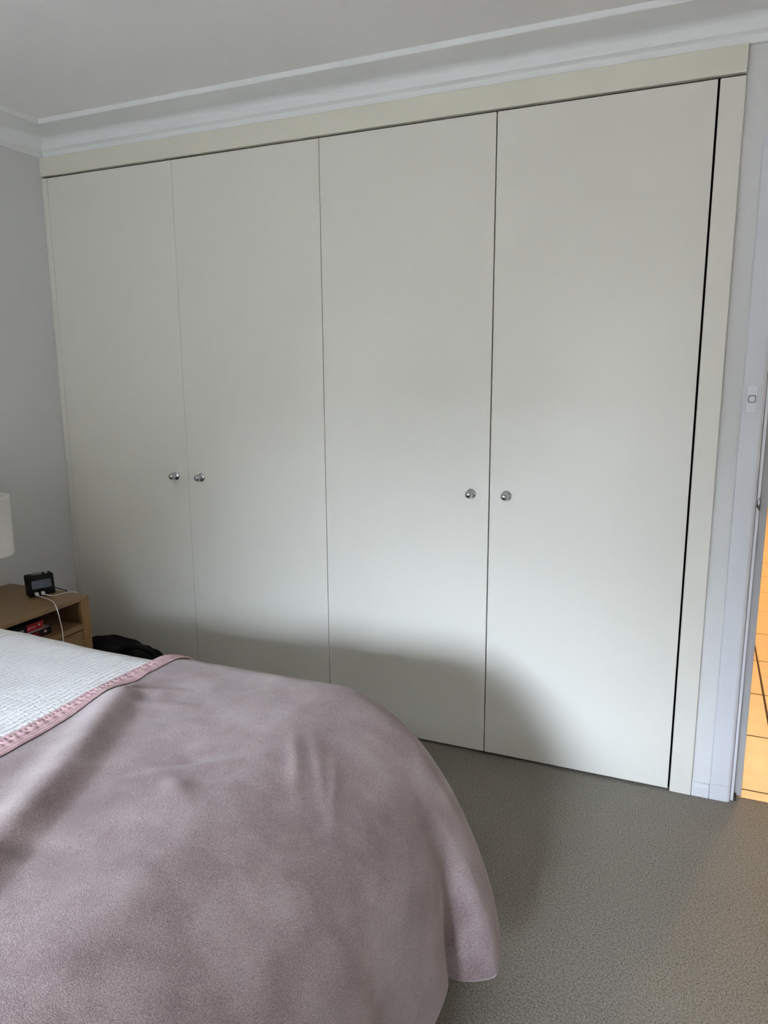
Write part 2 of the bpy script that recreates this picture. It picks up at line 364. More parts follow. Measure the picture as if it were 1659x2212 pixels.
# added unseen house across the garden: roofline shaped to gate the sky light
bm = bmesh.new()
pf = [(-30, -0.4), (30, -0.4), (30, 5.2), (8.0, 7.0), (3.6, 4.2), (2.7, 3.12), (1.6, 3.12), (0.5, 4.2), (-6.0, 7.0), (-30, 5.0)]
fa = [bm.verts.new((x, -D - 10.0, z)) for x, z in pf]; fb = [bm.verts.new((x, -D - 16.0, z)) for x, z in pf]
bm.faces.new(fa); bm.faces.new(fb[::-1])
for k in range(len(pf)): bm.faces.new((fa[k], fb[k], fb[(k + 1) % len(pf)], fa[(k + 1) % len(pf)]))
bmesh.ops.recalc_face_normals(bm, faces=bm.faces)
S('sky_gap_wall', bm, M_render, loc=(0, -D - 10, -0.4))

S('sky_block_roof', boxes((-6, 8, -D - 2.0, -D - 0.17, 2.62, 2.72)), M_ceil, loc=(0, -D - 1, 2.62))  # unseen roof, added to cut the sky light to a low band
# ------------------------------------------------------------------ hall beyond the doorway
HY = 6.76
fh = S('floor_hall', boxes((2.75, 4.15, 0.031, HY, -0.12, -0.0025)), M_grout, loc=(2.75, 0.031, -0.12))
PT = 0.4365
tile_me = None
for i in range(-1, 3):
    for j in range(-1, 16):
        x0 = 3.030 + i * PT + 0.004; x1 = 3.030 + (i + 1) * PT - 0.004
        y0 = 0.094 + j * PT + 0.004; y1 = 0.094 + (j + 1) * PT - 0.004
        x0 = max(x0, 2.802); x1 = min(x1, 4.14); y0 = max(y0, 0.036); y1 = min(y1, HY - 0.002)
        if x1 - x0 < 0.02 or y1 - y0 < 0.01: continue
        obj('tile', boxes((x0, x1, y0, y1, -0.012, 0.0)), M_tile, fh, bevel=0.0012, seg=1)
S('wall_hall_left', boxes((2.747, 2.80, 0.112, HY, -0.003, 2.5)), M_wall, loc=(2.77, 3, 0))
S('wall_hall_right', boxes((4.05, 4.15, 0.112, HY, -0.003, 2.5)), M_wall, loc=(4.1, 3, 0))
S('wall_hall_end', boxes((2.80, 4.05, HY, HY + 0.1, -0.12, 2.5)), M_wall, loc=(3.4, HY, 0))
S('wall_hall_front', boxes((3.71, 4.15, 0.1105, 0.1115, 0, 2.5)), M_wall, loc=(3.9, 0.11, 0))
S('ceiling_hall', boxes((2.70, 4.15, 0.112, HY + 0.1, 2.5, 2.6)), M_ceil, loc=(3.4, 3, 2.5))
cab = empty('hall_cabinet', (3.42, HY - 0.03, 0), 'pale painted cabinet front at the far end of the lit tiled hall', 'cabinet')
cy0, cy1 = HY - 0.06, HY - 0.002
obj('plinth', boxes((2.82, 4.04, HY - 0.035, cy1, 0.0, 0.022)), M_dark, cab)
obj('carcass', boxes((2.82, 4.04, HY - 0.04, cy1, 0.023, 0.90)), M_cab, cab)
for x0 in (2.824, 3.230, 3.636):
    obj('drawer_front', boxes((x0, x0 + 0.40, cy0, HY - 0.041, 0.026, 0.222)), M_cab, cab, bevel=0.003)
    obj('door', boxes((x0, x0 + 0.40, cy0, HY - 0.041, 0.232, 0.80)), M_cab, cab, bevel=0.003)
    obj('drawer_front', boxes((x0, x0 + 0.40, cy0, HY - 0.041, 0.812, 0.895)), M_cab, cab, bevel=0.003)
obj('benchtop', boxes((2.81, 4.045, cy0 - 0.012, cy1, 0.9005, 0.935)), M_cab, cab, bevel=0.003)
for lx, ly, lab in ((3.37, 1.80, 'round ceiling downlight in the hall just past the bedroom doorway'), (3.36, 3.45, 'round ceiling downlight halfway along the hall'), (3.30, 5.1, 'round ceiling downlight near the cabinet at the hall end')):
    dl = empty('downlight', (lx, ly, 2.5), lab, 'light', 'hall downlights')
    obj('ring', lathe([(0.042, 0), (0.055, 0), (0.056, 0.004), (0.042, 0.006), (0.042, 0)], (lx, ly, 2.4995), (0, 0, -1), 24), M_white, dl, smooth=True)
    li = bpy.data.lights.new('downlight_lamp', 'SPOT'); lo = bpy.data.objects.new('downlight_lamp', li); COL.objects.link(lo)
    li.energy = 118; li.color = (1.0, 0.66, 0.34); li.shadow_soft_size = 0.045; li.spot_size = math.radians(165); li.spot_blend = 0.5
    lo.parent = dl; lo.location = (0, 0, -0.02)

# ------------------------------------------------------------------ wardrobe
wr = empty('built_in_wardrobe', (JX1 / 2, 0.3, 0), 'wide cream four-door built-in wardrobe filling the wall from corner to doorway', 'wardrobe')
FY = -0.020                                             # front plane of the doors
fr0, fr1 = FY, FY + 0.020
sx = [0.032, 0.695, 1.356, 2.013, JX0]                  # door seams
obj('fascia', boxes((0.001, JX1 - 0.0003, FY - 0.006, -0.001, ZP + 0.003, ZT - 0.0005)), M_pelmet, wr, bevel=0.003, label='yellowed cream fascia board above the doors')
obj('stile', boxes((0.001, 0.0312, FY, 0.02, 0.001, ZP - 0.003)), M_cream, wr, bevel=0.0015)
obj('stile', boxes((JX0 + 0.003, JX1 - 0.0003, FY - 0.002, -0.0005, 0.001, ZP - 0.004)), M_cream, wr, bevel=0.003)
obj('carcass', boxes((0.001, JX1 - 0.001, 0.60, 0.62, 0.0, 2.29), (0.001, 0.012, 0.021, 0.60, 0.0, 2.29), (JX1 - 0.046, JX1 - 0.001, 0.002, 0.60, 0.0, 2.29),
                    (0.012, JX1 - 0.046, 0.002, 0.60, 2.27, 2.29), (0.012, JX1 - 0.046, 0.004, 0.60, 0.0005, 0.006), (1.345, 1.367, 0.004, 0.6, 0.006, 2.27)), M_dark, wr)
gap = [(0.0006, 0.0006), (0.0006, 0.0012), (0.0012, 0.0020), (0.0020, 0.0032)]
knobx = [(0.632, 1.003), (0.764, 1.003), (1.946, 1.003), (2.076, 1.003)]
for k in range(4):
    d = obj('door', boxes((sx[k] + gap[k][0], sx[k + 1] - gap[k][1], FY, FY + 0.019, 0.010, ZP - 0.004)), M_cream, wr, bevel=0.0012)
    # slight bow-free doors; each carries a turned chrome knob
    kx, kz = knobx[k]; by = FY
    kn = obj('knob', lathe([(0, 0.0), (0.0175, 0.0), (0.0180, 0.0015), (0.0172, 0.0042), (0.0140, 0.0062), (0.0100, 0.0078), (0.0078, 0.0105), (0.0074, 0.0150), (0.0084, 0.0185),
                             (0.0130, 0.0205), (0.0152, 0.0222), (0.0157, 0.0242), (0.0150, 0.0262), (0.0138, 0.0270), (0.0137, 0.0300), (0.0131, 0.0340), (0.0114, 0.0380), (0.0084, 0.0410), (0.0045, 0.0428), (0, 0.0433)],
                            (kx, by, kz), (0, -1, 0), 40), M_chrome, d, smooth=True, label='turned chrome knob')

# ------------------------------------------------------------------ light switch
sw = empty('light_switch', (2.828, -0.0155, 1.303), 'narrow white wall switch with one rocker on the door architrave', 'switch')
obj('plate', boxes((2.8125, 2.8435, -0.0215, -0.0152, 1.304, 1.388)), M_white, sw, bevel=0.004, seg=3)
obj('surround', rrect(2.8168, 2.8392, 1.3345, 1.3585, -0.0216, -0.0232, 0.006), M_grey, sw, label='grey rim round the rocker')
obj('rocker', rrect(2.8200, 2.8360, 1.3380, 1.3550, -0.0233, -0.0258, 0.0045), M_white, sw)

# ------------------------------------------------------------------ bed
YF, YN = -1.00, -2.50                                   # far and near sides of the mattress
bed = empty('bed', (1.1, (YF + YN) / 2, 0), 'double bed with a low base, mostly hidden under white and pink covers', 'bed')
obj('bed_base', boxes((0.10, 2.02, YN + 0.06, YF - 0.09, 0.10, 0.30)), M_oak, bed, bevel=0.01)
obj('mattress', boxes((0.10, 2.06, YN + 0.04, YF - 0.07, 0.301, 0.61)), M_whiteA, bed, bevel=0.05, seg=4)
obj('headboard', boxes((0.03, 0.09, YN, YF, 0.08, 1.05)), M_oak, bed, bevel=0.01)
for lx in (0.16, 1.90):
    for ly in (YN + 0.14, YF - 0.16):
        obj('leg', boxes((lx, lx + 0.05, ly - 0.03, ly + 0.03, 0.0, 0.0995)), M_oakv, bed)
# cloth draping: a flat core and a skirt that follows a falling profile
def lerp_prof(pr, s):
    for (s0, o0, d0), (s1, o1, d1) in zip(pr, pr[1:]):
        if s <= s1:
            t = (s - s0) / (s1 - s0); return o0 + (o1 - o0) * t, d0 + (d1 - d0) * t
    return pr[-1][1], pr[-1][2]
def smooth_prof(raw, n=60):
    c = catmull([(a, b, 0) for a, b in raw], 10); out = []; s = 0
    for i, q in enumerate(c):
        if i: s += (q - c[i - 1]).length
        out.append((s, q.x, q.y))
    t = out[-1][0]
    return [(a / t, b, e) for a, b, e in out]
P_foot = smooth_prof([(0, 0), (0.06, 0.006), (0.11, 0.022), (0.19, 0.061), (0.262, 0.117), (0.322, 0.201), (0.358, 0.330), (0.378, 0.500)])
P_side = smooth_prof([(0, 0), (0.05, 0.004), (0.10, 0.024), (0.14, 0.066), (0.165, 0.130), (0.18, 0.25), (0.19, 0.500)])
XC, CYF, CYN = 1.912, -1.125, -2.40
def ztop(x, y):
    z = 0.698 + 0.003 * math.sin(x * 5 + y * 3)
    z -= 0.011 * sm((1.50 - x) / 0.16)                   # settles towards the coverlet
    return z
RW0, RW1 = 0.034, 0.058
RIDGE = [((1.52, -1.335), (1.565, -1.445), (1.63, -1.58), (1.68, -1.71), (1.72, -1.82), (1.80, -2.05), (1.88, -2.3)),]
def seg_dist(x, y, a, b):
    ax, ay = a; bx, by = b; dx, dy = bx - ax, by - ay; l2 = dx * dx + dy * dy
    t = ((x - ax) * dx + (y - ay) * dy) / l2; tc = max(0, min(1, t))
    px, py = ax + tc * dx, ay + tc * dy
    side = (x - px) * dy - (y - py) * dx
    return math.hypot(x - px, y - py), (1 if side > 0 else -1), tc
def wrinkle(x, y):
    h = 0.0
    best = (9, 1, 0, 0)
    R = RIDGE[0]
    for i in range(len(R) - 1):
        dd, sd, t = seg_dist(x, y, R[i], R[i + 1])
        if dd < best[0]: best = (dd, sd, t, i)
    dd, sd, t, i = best
    amp = 0.028
    w = RW0 if sd < 0 else RW1
    h += amp * math.exp(-(dd / w) ** 2)
    for (ax, ay, bx, by, w, am) in FOLDS:
        dd, sd, t = seg_dist(x, y, (ax, ay), (bx, by))
        h += 1.5 * am * math.exp(-(dd / w) ** 2) * (0.35 + 0.65 * math.sin(PI * min(1, max(0, t)))) 
    v = Vector((x * 5.0, y * 5.0, 0.3))
    h += (0.0045 * noise.noise(v) + 0.0018 * noise.noise(v * 3.1)) * (0.25 + 0.75 * sm((-1.12 - y) / 0.12))
    return h
FOLDS = [(1.50, -1.30, 1.62, -1.24, 0.014, 0.006), (1.56, -1.345, 1.69, -1.30, 0.013, 0.006), (1.49, -1.25, 1.56, -1.20, 0.011, 0.004), (1.57, -1.29, 1.60, -1.275, 0.010, 0.004),
         (1.80, -1.51, 1.85, -1.46, 0.020, -0.006), (1.835, -1.56, 1.90, -1.60, 0.022, 0.005), (1.963, -1.318, 2.06, -1.485, 0.014, 0.005), (2.00, -1.30, 2.09, -1.44, 0.011, 0.004),
         (2.06, -1.33, 2.14, -1.50, 0.010, 0.005), (1.75, -1.60, 1.95, -1.42, 0.015, 0.003), (1.46, -1.20, 1.62, -1.13, 0.02, 0.004), (1.60, -1.9, 1.9, -1.75, 0.02, -0.003)]
def corner_flap(t):                                        # t: position along the foot hem towards the corner
    return t
def skirt_point(path, s):
    """path: ('far', x) | ('corner', theta) | ('foot', y) | ('ncorner', theta) | ('near', x)"""
    k, a = path
    if k in ('far', 'near'):
        o, d = lerp_prof(P_side, s)
        sg = 1 if k == 'far' else -1
        wv = 0.010 * math.sin(a * 16) * s * s
        y = (CYF if sg > 0 else CYN) + sg * (o + wv)
        return Vector((a, y, ztop(a, CYF if sg > 0 else CYN) - d + wrinkle(a, y) * (1 - s)))
    if k == 'foot':
        o, d = lerp_prof(P_foot, s)
        q = a - CYF                                       # 0 at the corner, negative towards the near side
        wv = (0.012 * math.sin(a * 9.0 + 0.7) + 0.006 * math.sin(a * 23 + 2)) * s ** 1.6
        # valley beside the corner flap
        val = -0.026 * math.exp(-((q + 0.125) / 0.030) ** 2) * sm((s - 0.60) / 0.40)
        bul = -0.006 * math.exp(-((q + 0.24) / 0.09) ** 2) * sm((s - 0.3) / 0.6)
        flap = 0.068 * sm((q + 0.115) / 0.07) * sm((s - 0.45) / 0.55)
        x = XC + o + wv + val + bul + flap
        return Vector((x, a, ztop(XC, a) - d + wrinkle(x, a) * (1 - s) ** 0.7 - 0.062 * sm((q + 0.165) / 0.08) * s ** 3))
    th = a
    o1, d1 = lerp_prof(P_foot, s); o2, d2 = lerp_prof(P_side, s)
    c, sn = math.cos(th), math.sin(th)
    w = sm(th / (PI / 2))
    flap = 0.068 * (1 - sm((th - 0.20) / 0.75)) * sm((s - 0.45) / 0.55) if k == 'corner' else 0.04 * s * s
    x = XC + c * (o1 + flap); y = o2 * sn + 0.35 * flap * sn
    d = d1 * (1 - w) + d2 * w
    yy = CYF + y if k == 'corner' else CYN - y
    return Vector((x, yy, ztop(XC, yy) - d + wrinkle(x, yy) * (1 - s) - 0.062 * s ** 3 * (1 - w) ** 0.5 * (1 - 0.45 * sm(th / 0.5))))
def frange(a, b, n): return [a + (b - a) * i / (n - 1) for i in range(n)]
def build_blanket():
    bm = bmesh.new(); XH = 1.425
    nx, ny = 46, 130
    xs = frange(XH, XC, nx); ys = frange(CYF, CYN, ny)
    G = [[bm.verts.new((x, y, ztop(x, y) + wrinkle(x, y))) for y in ys] for x in xs]
    for i in range(nx - 1):
        for j in range(ny - 1): bm.faces.new((G[i][j], G[i][j + 1], G[i + 1][j + 1], G[i + 1][j]))
    ss = frange(0, 1, 72)[1:]
    K = 34
    path = [('far', x) for x in xs] + [('corner', PI / 2 * (1 - k / (K - 1))) for k in range(1, K - 1)] + [('foot', y) for y in ys] + [('ncorner', PI / 2 * k / (K - 1)) for k in range(1, K - 1)] + [('near', x) for x in xs[::-1]]
    root = [G[i][0] for i in range(nx)] + [G[-1][0]] * (K - 2) + [G[-1][j] for j in range(ny)] + [G[-1][-1]] * (K - 2) + [G[i][-1] for i in range(nx - 1, -1, -1)]
    prev = None
    for p, r in zip(path, root):
        colv = [r] + [bm.verts.new(skirt_point(p, s)) for s in ss]
        if prev:
            for a in range(len(colv) - 1):
                vs = [prev[a], colv[a], colv[a + 1], prev[a + 1]]
                u = []
                for q in vs:
                    if q not in u: u.append(q)
                if len(u) >= 3: bm.faces.new(u)
        prev = colv
    bmesh.ops.recalc_face_normals(bm, faces=bm.faces)
    return bm
blk = empty('throw_blanket', (1.85, -1.75, 0), 'dusty pink plush throw blanket spread over the foot of the bed', 'blanket')
b1 = obj('plush_cloth', build_blanket(), M_pink, blk, smooth=True, subsurf=1)
so = b1.modifiers.new('solid', 'SOLIDIFY'); so.thickness = 0.007; so.offset = -1
# trim band along the blanket's head-side edge: welted band with puckers and two stitch grooves
def trim_section(y):
    w = 0.062 + 0.008 * sm((-1.3 - y) / 0.4) - 0.012 * sm((y + 1.25) / 0.15)
    out = []
    arch = lambda u, a, b, h: h * max(0.0, math.sin(PI * (u - a) / (b - a))) ** 0.55 if a <= u <= b else 0.0
    for k in range(25):
        u = k / 24
        h = 0.0030 + arch(u, 0.0, 0.36, 0.0065) + arch(u, 0.36, 0.66, 0.0060) + arch(u, 0.66, 0.84, 0.0048) + arch(u, 0.84, 1.0, 0.0040)
        pk = 0.0017 * math.sin(y * 560 + 2.0 * math.sin(y * 47)) * math.exp(-((u - 0.36) / 0.10) ** 2) + 0.0012 * math.sin(y * 310 + 3 * math.sin(y * 23) + u * 3) * math.exp(-((u - 0.5) / 0.25) ** 2)
        out.append((1.414 + u * w + 0.004 * math.sin(y * 11), h + pk))
    return out
def trim_mesh():
    bm = bmesh.new(); rows = []
    ysx = frange(CYF, CYN, 900)
    far = [(1, s) for s in frange(1, 0, 60)[:-1]]
    for _, s in far:
        r = []
        for x, h in trim_section(CYF):
            p = skirt_point(('far', x), s); o, d = lerp_prof(P_side, s)
            n = Vector((0, min(1, d * 8), max(0, 1 - d * 8))).normalized()
            r.append(bm.verts.new(p + n * h))
        rows.append(r)
    for y in ysx:
        rows.append([bm.verts.new((x, y, ztop(x, y) + wrinkle(x, y) + h)) for x, h in trim_section(y)])
    for A, B in zip(rows, rows[1:]):
        for k in range(len(A) - 1): bm.faces.new((A[k], A[k + 1], B[k + 1], B[k]))
    bmesh.ops.recalc_face_normals(bm, faces=bm.faces)
    return bm
obj('edge_trim', trim_mesh(), M_pinktrim, blk, smooth=True, label='darker pink stitched binding along the blanket edge')
# coverlet
def cov_z(x, y):
    z = 0.690 + 0.006 * math.sin(y * 4 + 1) + 0.004 * noise.noise(Vector((x * 4, y * 4, 2))) + 0.003 * noise.noise(Vector((x * 11, y * 11, 5)))
    z -= 0.010 * sm((x - 0.75) / 0.5)
    z -= 0.004 * sm((x - 1.38) / 0.05)
    return z
def build_cov():
    bm = bmesh.new(); nx, ny = 110, 120
    xs = frange(0.10, 1.47, nx); ys = frange(CYF - 0.012, CYN + 0.012, ny); rows = []
    ss = frange(0, 1, 40)[1:]
    for x in xs:
        r = []
        for s in ss[::-1]:
            o, d = lerp_prof(P_side, s); r.append((x, CYF - 0.012 + o * 0.93 + 0.008 * math.sin(x * 15 + 1) * s * s, cov_z(x, CYF - 0.012) - d))
        for y in ys: r.append((x, y, cov_z(x, y)))
        for s in ss:
            o, d = lerp_prof(P_side, s); r.append((x, CYN + 0.012 - o * 0.93, cov_z(x, CYN + 0.012) - d))
        rows.append([bm.verts.new(q) for q in r])
    for A, B in zip(rows, rows[1:]):
        for k in range(len(A) - 1): bm.faces.new((A[k], B[k], B[k + 1], A[k + 1]))
    bmesh.ops.recalc_face_normals(bm, faces=bm.faces)
    return bm
cv = obj('coverlet', build_cov(), M_cov, None, smooth=True, loc=(0.8, -1.75, 0.2))
so = cv.modifiers.new('solid', 'SOLIDIFY'); so.thickness = 0.005; so.offset = -1
tag(cv, 'white puckered seersucker coverlet spread over the head half of the bed', 'bedspread')

# pillows propped against the headboard
def pillow_mesh(cx, cy, cz, lean):
    bm = bmesh.new(); bmesh.ops.create_cube(bm, size=2)
    bmesh.ops.subdivide_edges(bm, edges=bm.edges[:], cuts=11, use_grid_fill=True)
    sg = lambda q, e: math.copysign(abs(q) ** e, q)
    for v in bm.verts:
        a, b, c = v.co                                     # a: width along y, b: height, c: thickness
        puff = (max(0, 1 - abs(a) ** 3.2) * max(0, 1 - abs(b) ** 3.2)) ** 0.42
        n = 0.012 * noise.noise(Vector((a * 2 + cy * 3, b * 2, c)))
        y = a * 0.34 * (1 - 0.05 * (1 - abs(b))); h = b * 0.235 * (1 - 0.06 * (1 - abs(a))); t = c * (0.012 + 0.085 * puff) + n
        x = t * math.cos(lean) - h * math.sin(lean); z = h * math.cos(lean) + t * math.sin(lean)
        v.co = (cx + x, cy + y, cz + z)
    return bm
for k, (px_, py_, ln, lab) in enumerate(((0.235, -1.37, 0.28, 'white pillow propped on the headboard nearest the wardrobe'), (0.235, -2.13, 0.28, 'white pillow propped on the headboard farthest from the wardrobe'),
                                         (0.475, -1.40, 0.33, 'white pillow in front of the one nearest the wardrobe'), (0.475, -2.10, 0.33, 'white pillow in front of the one farthest from the wardrobe'))):
    p_ = obj('pillow', pillow_mesh(px_, py_, 0.925, ln), M_cov, None, smooth=True)
    tag(p_, lab, 'pillow', 'pillows on the bed')

# ------------------------------------------------------------------ nightstand
NX0, NX1, NY0, NY1, NZ = 0.020, 0.462, -0.893, -0.393, 0.557
ns = empty('nightstand', ((NX0 + NX1) / 2, (NY0 + NY1) / 2, 0), 'oak nightstand with an open shelf above a drawer in the corner', 'nightstand')
obj('top_panel', boxes((NX0, NX1, NY0, NY1, NZ - 0.015, NZ)), M_oak, ns, bevel=0.0015)
for ya, yb in ((NY1 - 0.022, NY1 - 0.0005), (NY0 + 0.0005, NY0 + 0.022)):
    obj('side_panel', boxes((NX0, NX1 - 0.0205, ya, yb, 0.10, NZ - 0.0155)), M_oak, ns)
obj('stile', boxes((NX1 - 0.02, NX1 - 0.0005, NY1 - 0.042, NY1 - 0.0002, 0.0, NZ - 0.0155)), M_oakv, ns, bevel=0.001)
obj('stile', boxes((NX1 - 0.02, NX1 - 0.0005, NY0 + 0.0002, NY0 + 0.042, 0.0, NZ - 0.0155)), M_oakv, ns, bevel=0.001)
obj('leg', boxes((NX0, NX0 + 0.03, NY1 - 0.042, NY1 - 0.0005, 0.0, 0.0995)), M_oakv, ns)
obj('leg', boxes((NX0, NX0 + 0.03, NY0 + 0.0005, NY0 + 0.042, 0.0, 0.0995)), M_oakv, ns)
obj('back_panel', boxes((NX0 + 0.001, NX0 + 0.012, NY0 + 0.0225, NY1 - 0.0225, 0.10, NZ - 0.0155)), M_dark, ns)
obj('shelf', boxes((NX0 + 0.0125, NX1 - 0.0205, NY0 + 0.0225, NY1 - 0.0225, 0.430, 0.447)), M_oak, ns)
obj('rail', boxes((NX1 - 0.02, NX1 - 0.001, NY0 + 0.0425, NY1 - 0.0425, 0.425, 0.448)), M_oak, ns, bevel=0.001)
dr = obj('drawer', boxes((NX1 - 0.019, NX1 - 0.001, NY0 + 0.0455, NY1 - 0.0455, 0.255, 0.420), (NX0 + 0.03, NX1 - 0.0195, NY0 + 0.055, NY1 - 0.055, 0.265, 0.400)), M_oak, ns, bevel=0.001)
obj('drawer', boxes((NX1 - 0.019, NX1 - 0.001, NY0 + 0.0455, NY1 - 0.0455, 0.095, 0.250), (NX0 + 0.03, NX1 - 0.0195, NY0 + 0.055, NY1 - 0.055, 0.105, 0.235)), M_oak, ns, bevel=0.001)
obj('screw', lathe([(0, 0), (0.004, 0), (0.0035, 0.0015), (0, 0.002)], (NX1 - 0.11, NY1 - 0.0222, 0.512), (0, -1, 0), 12), M_steel, ns, label='small bright screw head in the shelf niche')

# ------------------------------------------------------------------ bedside lamp
LX, LY, LR, LZ0, LZ1 = 0.20, -0.682, 0.140, 0.762, 0.985
lamp = empty('bedside_lamp', (LX, LY, NZ), 'bedside lamp with an off-white drum shade on the oak nightstand', 'lamp')
sh = obj('lamp_shade', lathe([(LR, 0.0), (LR + 0.0012, 0.002), (LR + 0.0012, 0.004), (LR, 0.006), (LR, LZ1 - LZ0 - 0.006), (LR + 0.0012, LZ1 - LZ0 - 0.004), (LR, LZ1 - LZ0), (LR - 0.003, LZ1 - LZ0 - 0.001), (LR - 0.003, 0.001), (LR, 0.0)], (LX, LY, LZ0), (0, 0, 1), 72), M_linen, lamp, smooth=True)
obj('lamp_base', lathe([(0, 0), (0.065, 0), (0.066, 0.006), (0.060, 0.012), (0.02, 0.016), (0.009, 0.022), (0.009, 0.24), (0, 0.24)], (LX, LY, NZ + 0.0004), (0, 0, 1), 36), M_brass, lamp, smooth=True)
obj('shade_spider', tube([(LX - LR + 0.003, LY, LZ0 + 0.03), (LX, LY, LZ0 + 0.028), (LX + LR - 0.003, LY, LZ0 + 0.03)], 0.0018, 8), M_brass, lamp)
obj('bulb', lathe([(0.012, 0), (0.013, 0.02), (0.022, 0.045), (0.027, 0.065), (0.022, 0.085), (0.01, 0.095), (0, 0.097)], (LX, LY, NZ + 0.241), (0, 0, 1), 24), M_linen, lamp, smooth=True)

# ------------------------------------------------------------------ alarm clock
A0, A1 = Vector((0.275, -0.517, NZ)), Vector((0.318, -0.424, NZ))      # bottom front edge
U = (A1 - A0).normalized(); W = (A1 - A0).length; F = Vector((U.y, -U.x, 0)).normalized(); UP = Vector((0, 0, 1))
if F.x < 0: F = -F
H, DP, LEAN = 0.083, 0.048, 0.012
def cp(u, h, d):                                          # across, up, depth behind the front
    return A0 + U * (u * W) + UP * (h + 0.0004) - F * (d + LEAN * h / H)
def cbox(u0, u1, h0, h1, d0, d1):
    bm = bmesh.new(); vs = [bm.verts.new(cp(u, h, d)) for u in (u0, u1) for d in (d1, d0) for h in (h0, h1)]
    for f in ((0, 1, 3, 2), (4, 6, 7, 5), (0, 4, 5, 1), (2, 3, 7, 6), (0, 2, 6, 4), (1, 5, 7, 3)): bm.faces.new([vs[i] for i in f])
    bmesh.ops.recalc_face_normals(bm, faces=bm.faces); return bm
cc = (A0 + A1) / 2 - F * 0.025
clock = empty('alarm_clock', cc, 'small black digital alarm clock on the oak nightstand', 'clock')
obj('body', cbox(0, 1, 0, H, 0, DP), M_black, clock, bevel=0.006, seg=3)
obj('display', cbox(0.14, 0.87, 0.030, 0.063, -0.0008, 0.004), M_lcd, clock, bevel=0.0006, label='blank grey display')
bm = bmesh.new(); ringv = []
for hh, sc in ((0, 1.0), (0.003, 1.0), (0.0042, 0.8)):
    ringv.append([bm.verts.new(cp(0.42 + 0.20 * sc * math.cos(2 * PI * k / 24), H + hh, 0.0215 + 0.014 * sc * math.sin(2 * PI * k / 24))) for k in range(24)])
for A, B in zip(ringv, ringv[1:]):
    for k in range(24): bm.faces.new((A[k], A[(k + 1) % 24], B[(k + 1) % 24], B[k]))
bm.faces.new(ringv[-1]); bmesh.ops.recalc_face_normals(bm, faces=bm.faces)
obj('snooze_button', bm, M_grey, clock, smooth=True, label='grey oval snooze button')
obj('button', cbox(0.72, 0.82, H, H + 0.003, 0.016, 0.024), M_white, clock, bevel=0.001, label='small pale button')
for u in (0.20, 0.43):
    obj('usb_port', cbox(u - 0.01, u + 0.13, 0.007, 0.017, -0.0005, 0.003), M_dark, clock)
cordpts = catmull([cp(0.93, 0.014, DP - 0.004), cp(1.04, 0.016, DP + 0.002), Vector((0.306, -0.406, NZ + 0.014)), Vector((0.330, -0.394, NZ + 0.005)), Vector((0.338, -0.3865, NZ - 0.010)), Vector((0.335, -0.386, NZ - 0.12)), Vector((0.30, -0.385, NZ - 0.30))], 8)
obj('power_cord', tube(cordpts, 0.0019, 8), M_black, clock, smooth=True)
# charging cables
def cable(plug_u, pts, label, loc):
    e = empty('charging_cable', loc, label, 'cable')
    obj('plug', cbox(plug_u, plug_u + 0.12, 0.006, 0.0175, -0.016, -0.0007), M_whiteA, e, bevel=0.0015)
    start = cp(plug_u + 0.06, 0.0115, -0.0155)
    obj('cord', tube(catmull([start] + pts, 10), 0.0019, 8), M_whiteA, e, smooth=True)
    return e
c0 = cp(0.26, 0.009, -0.03)
cable(0.20, [cp(0.27, 0.009, -0.035), Vector((0.366, -0.508, NZ + 0.004)), Vector((0.412, -0.527, NZ + 0.004)), Vector((0.449, -0.551, NZ + 0.003)), Vector((0.474, -0.566, NZ - 0.008)), Vector((0.485, -0.569, NZ - 0.035)), Vector((0.487, -0.563, NZ - 0.085)), Vector((0.481, -0.556, NZ - 0.14)), Vector((0.476, -0.55, NZ - 0.26)), Vector((0.48, -0.55, NZ - 0.40))],
      'white charging cable hanging down over the front of the nightstand', cp(0.26, 0.0, -0.03))
cable(0.43, [cp(0.55, 0.009, -0.030), Vector((0.346, -0.470, NZ + 0.004)), Vector((0.350, -0.448, NZ + 0.0035)), Vector((0.357, -0.424, NZ + 0.004)), Vector((0.369, -0.407, NZ + 0.004)), Vector((0.381, -0.397, NZ + 0.004)), Vector((0.389, -0.390, NZ + 0.002)), Vector((0.392, -0.386, NZ - 0.012)), Vector((0.392, -0.3855, NZ - 0.12)), Vector((0.38, -0.384, NZ - 0.30))],
      'white charging cable trailing across the nightstand top to its right side', cp(0.49, 0.0, -0.03))

# ------------------------------------------------------------------ books in the nightstand's open shelf
def text_mesh(s, size, to_world, thick=0.0002):
    c = bpy.data.curves.new('t', 'FONT'); c.body = s; c.size = size; c.resolution_u = 3
    o = bpy.data.objects.new('t', c); COL.objects.link(o)
    dg = bpy.context.evaluated_depsgraph_get(); me = o.evaluated_get(dg).to_mesh()
    bm = bmesh.new(); bm.from_mesh(me); o.evaluated_get(dg).to_mesh_clear(); bpy.data.objects.remove(o)
    for v in bm.verts: v.co = to_world(v.co.x, v.co.y)
    return bm
def logo(bm, y, z, x, s):                                  # a running white badge: body, legs and a tall bracket at its right
    for dy, dz, w, h in ((0, 0.5, 0.55, 0.42), (0.12, 0.62, 0.2, 0.3), (-0.26, 0.2, 0.09, 0.35), (-0.05, 0.2, 0.09, 0.35), (0.18, 0.25, 0.09, 0.3), (0.55, 0.35, 0.07, 0.9)):
        box(bm, x, x + 0.0003, y + (dy - w / 2) * s, y + (dy + w / 2) * s, z + (dz - h / 2) * s, z + (dz + h / 2) * s)
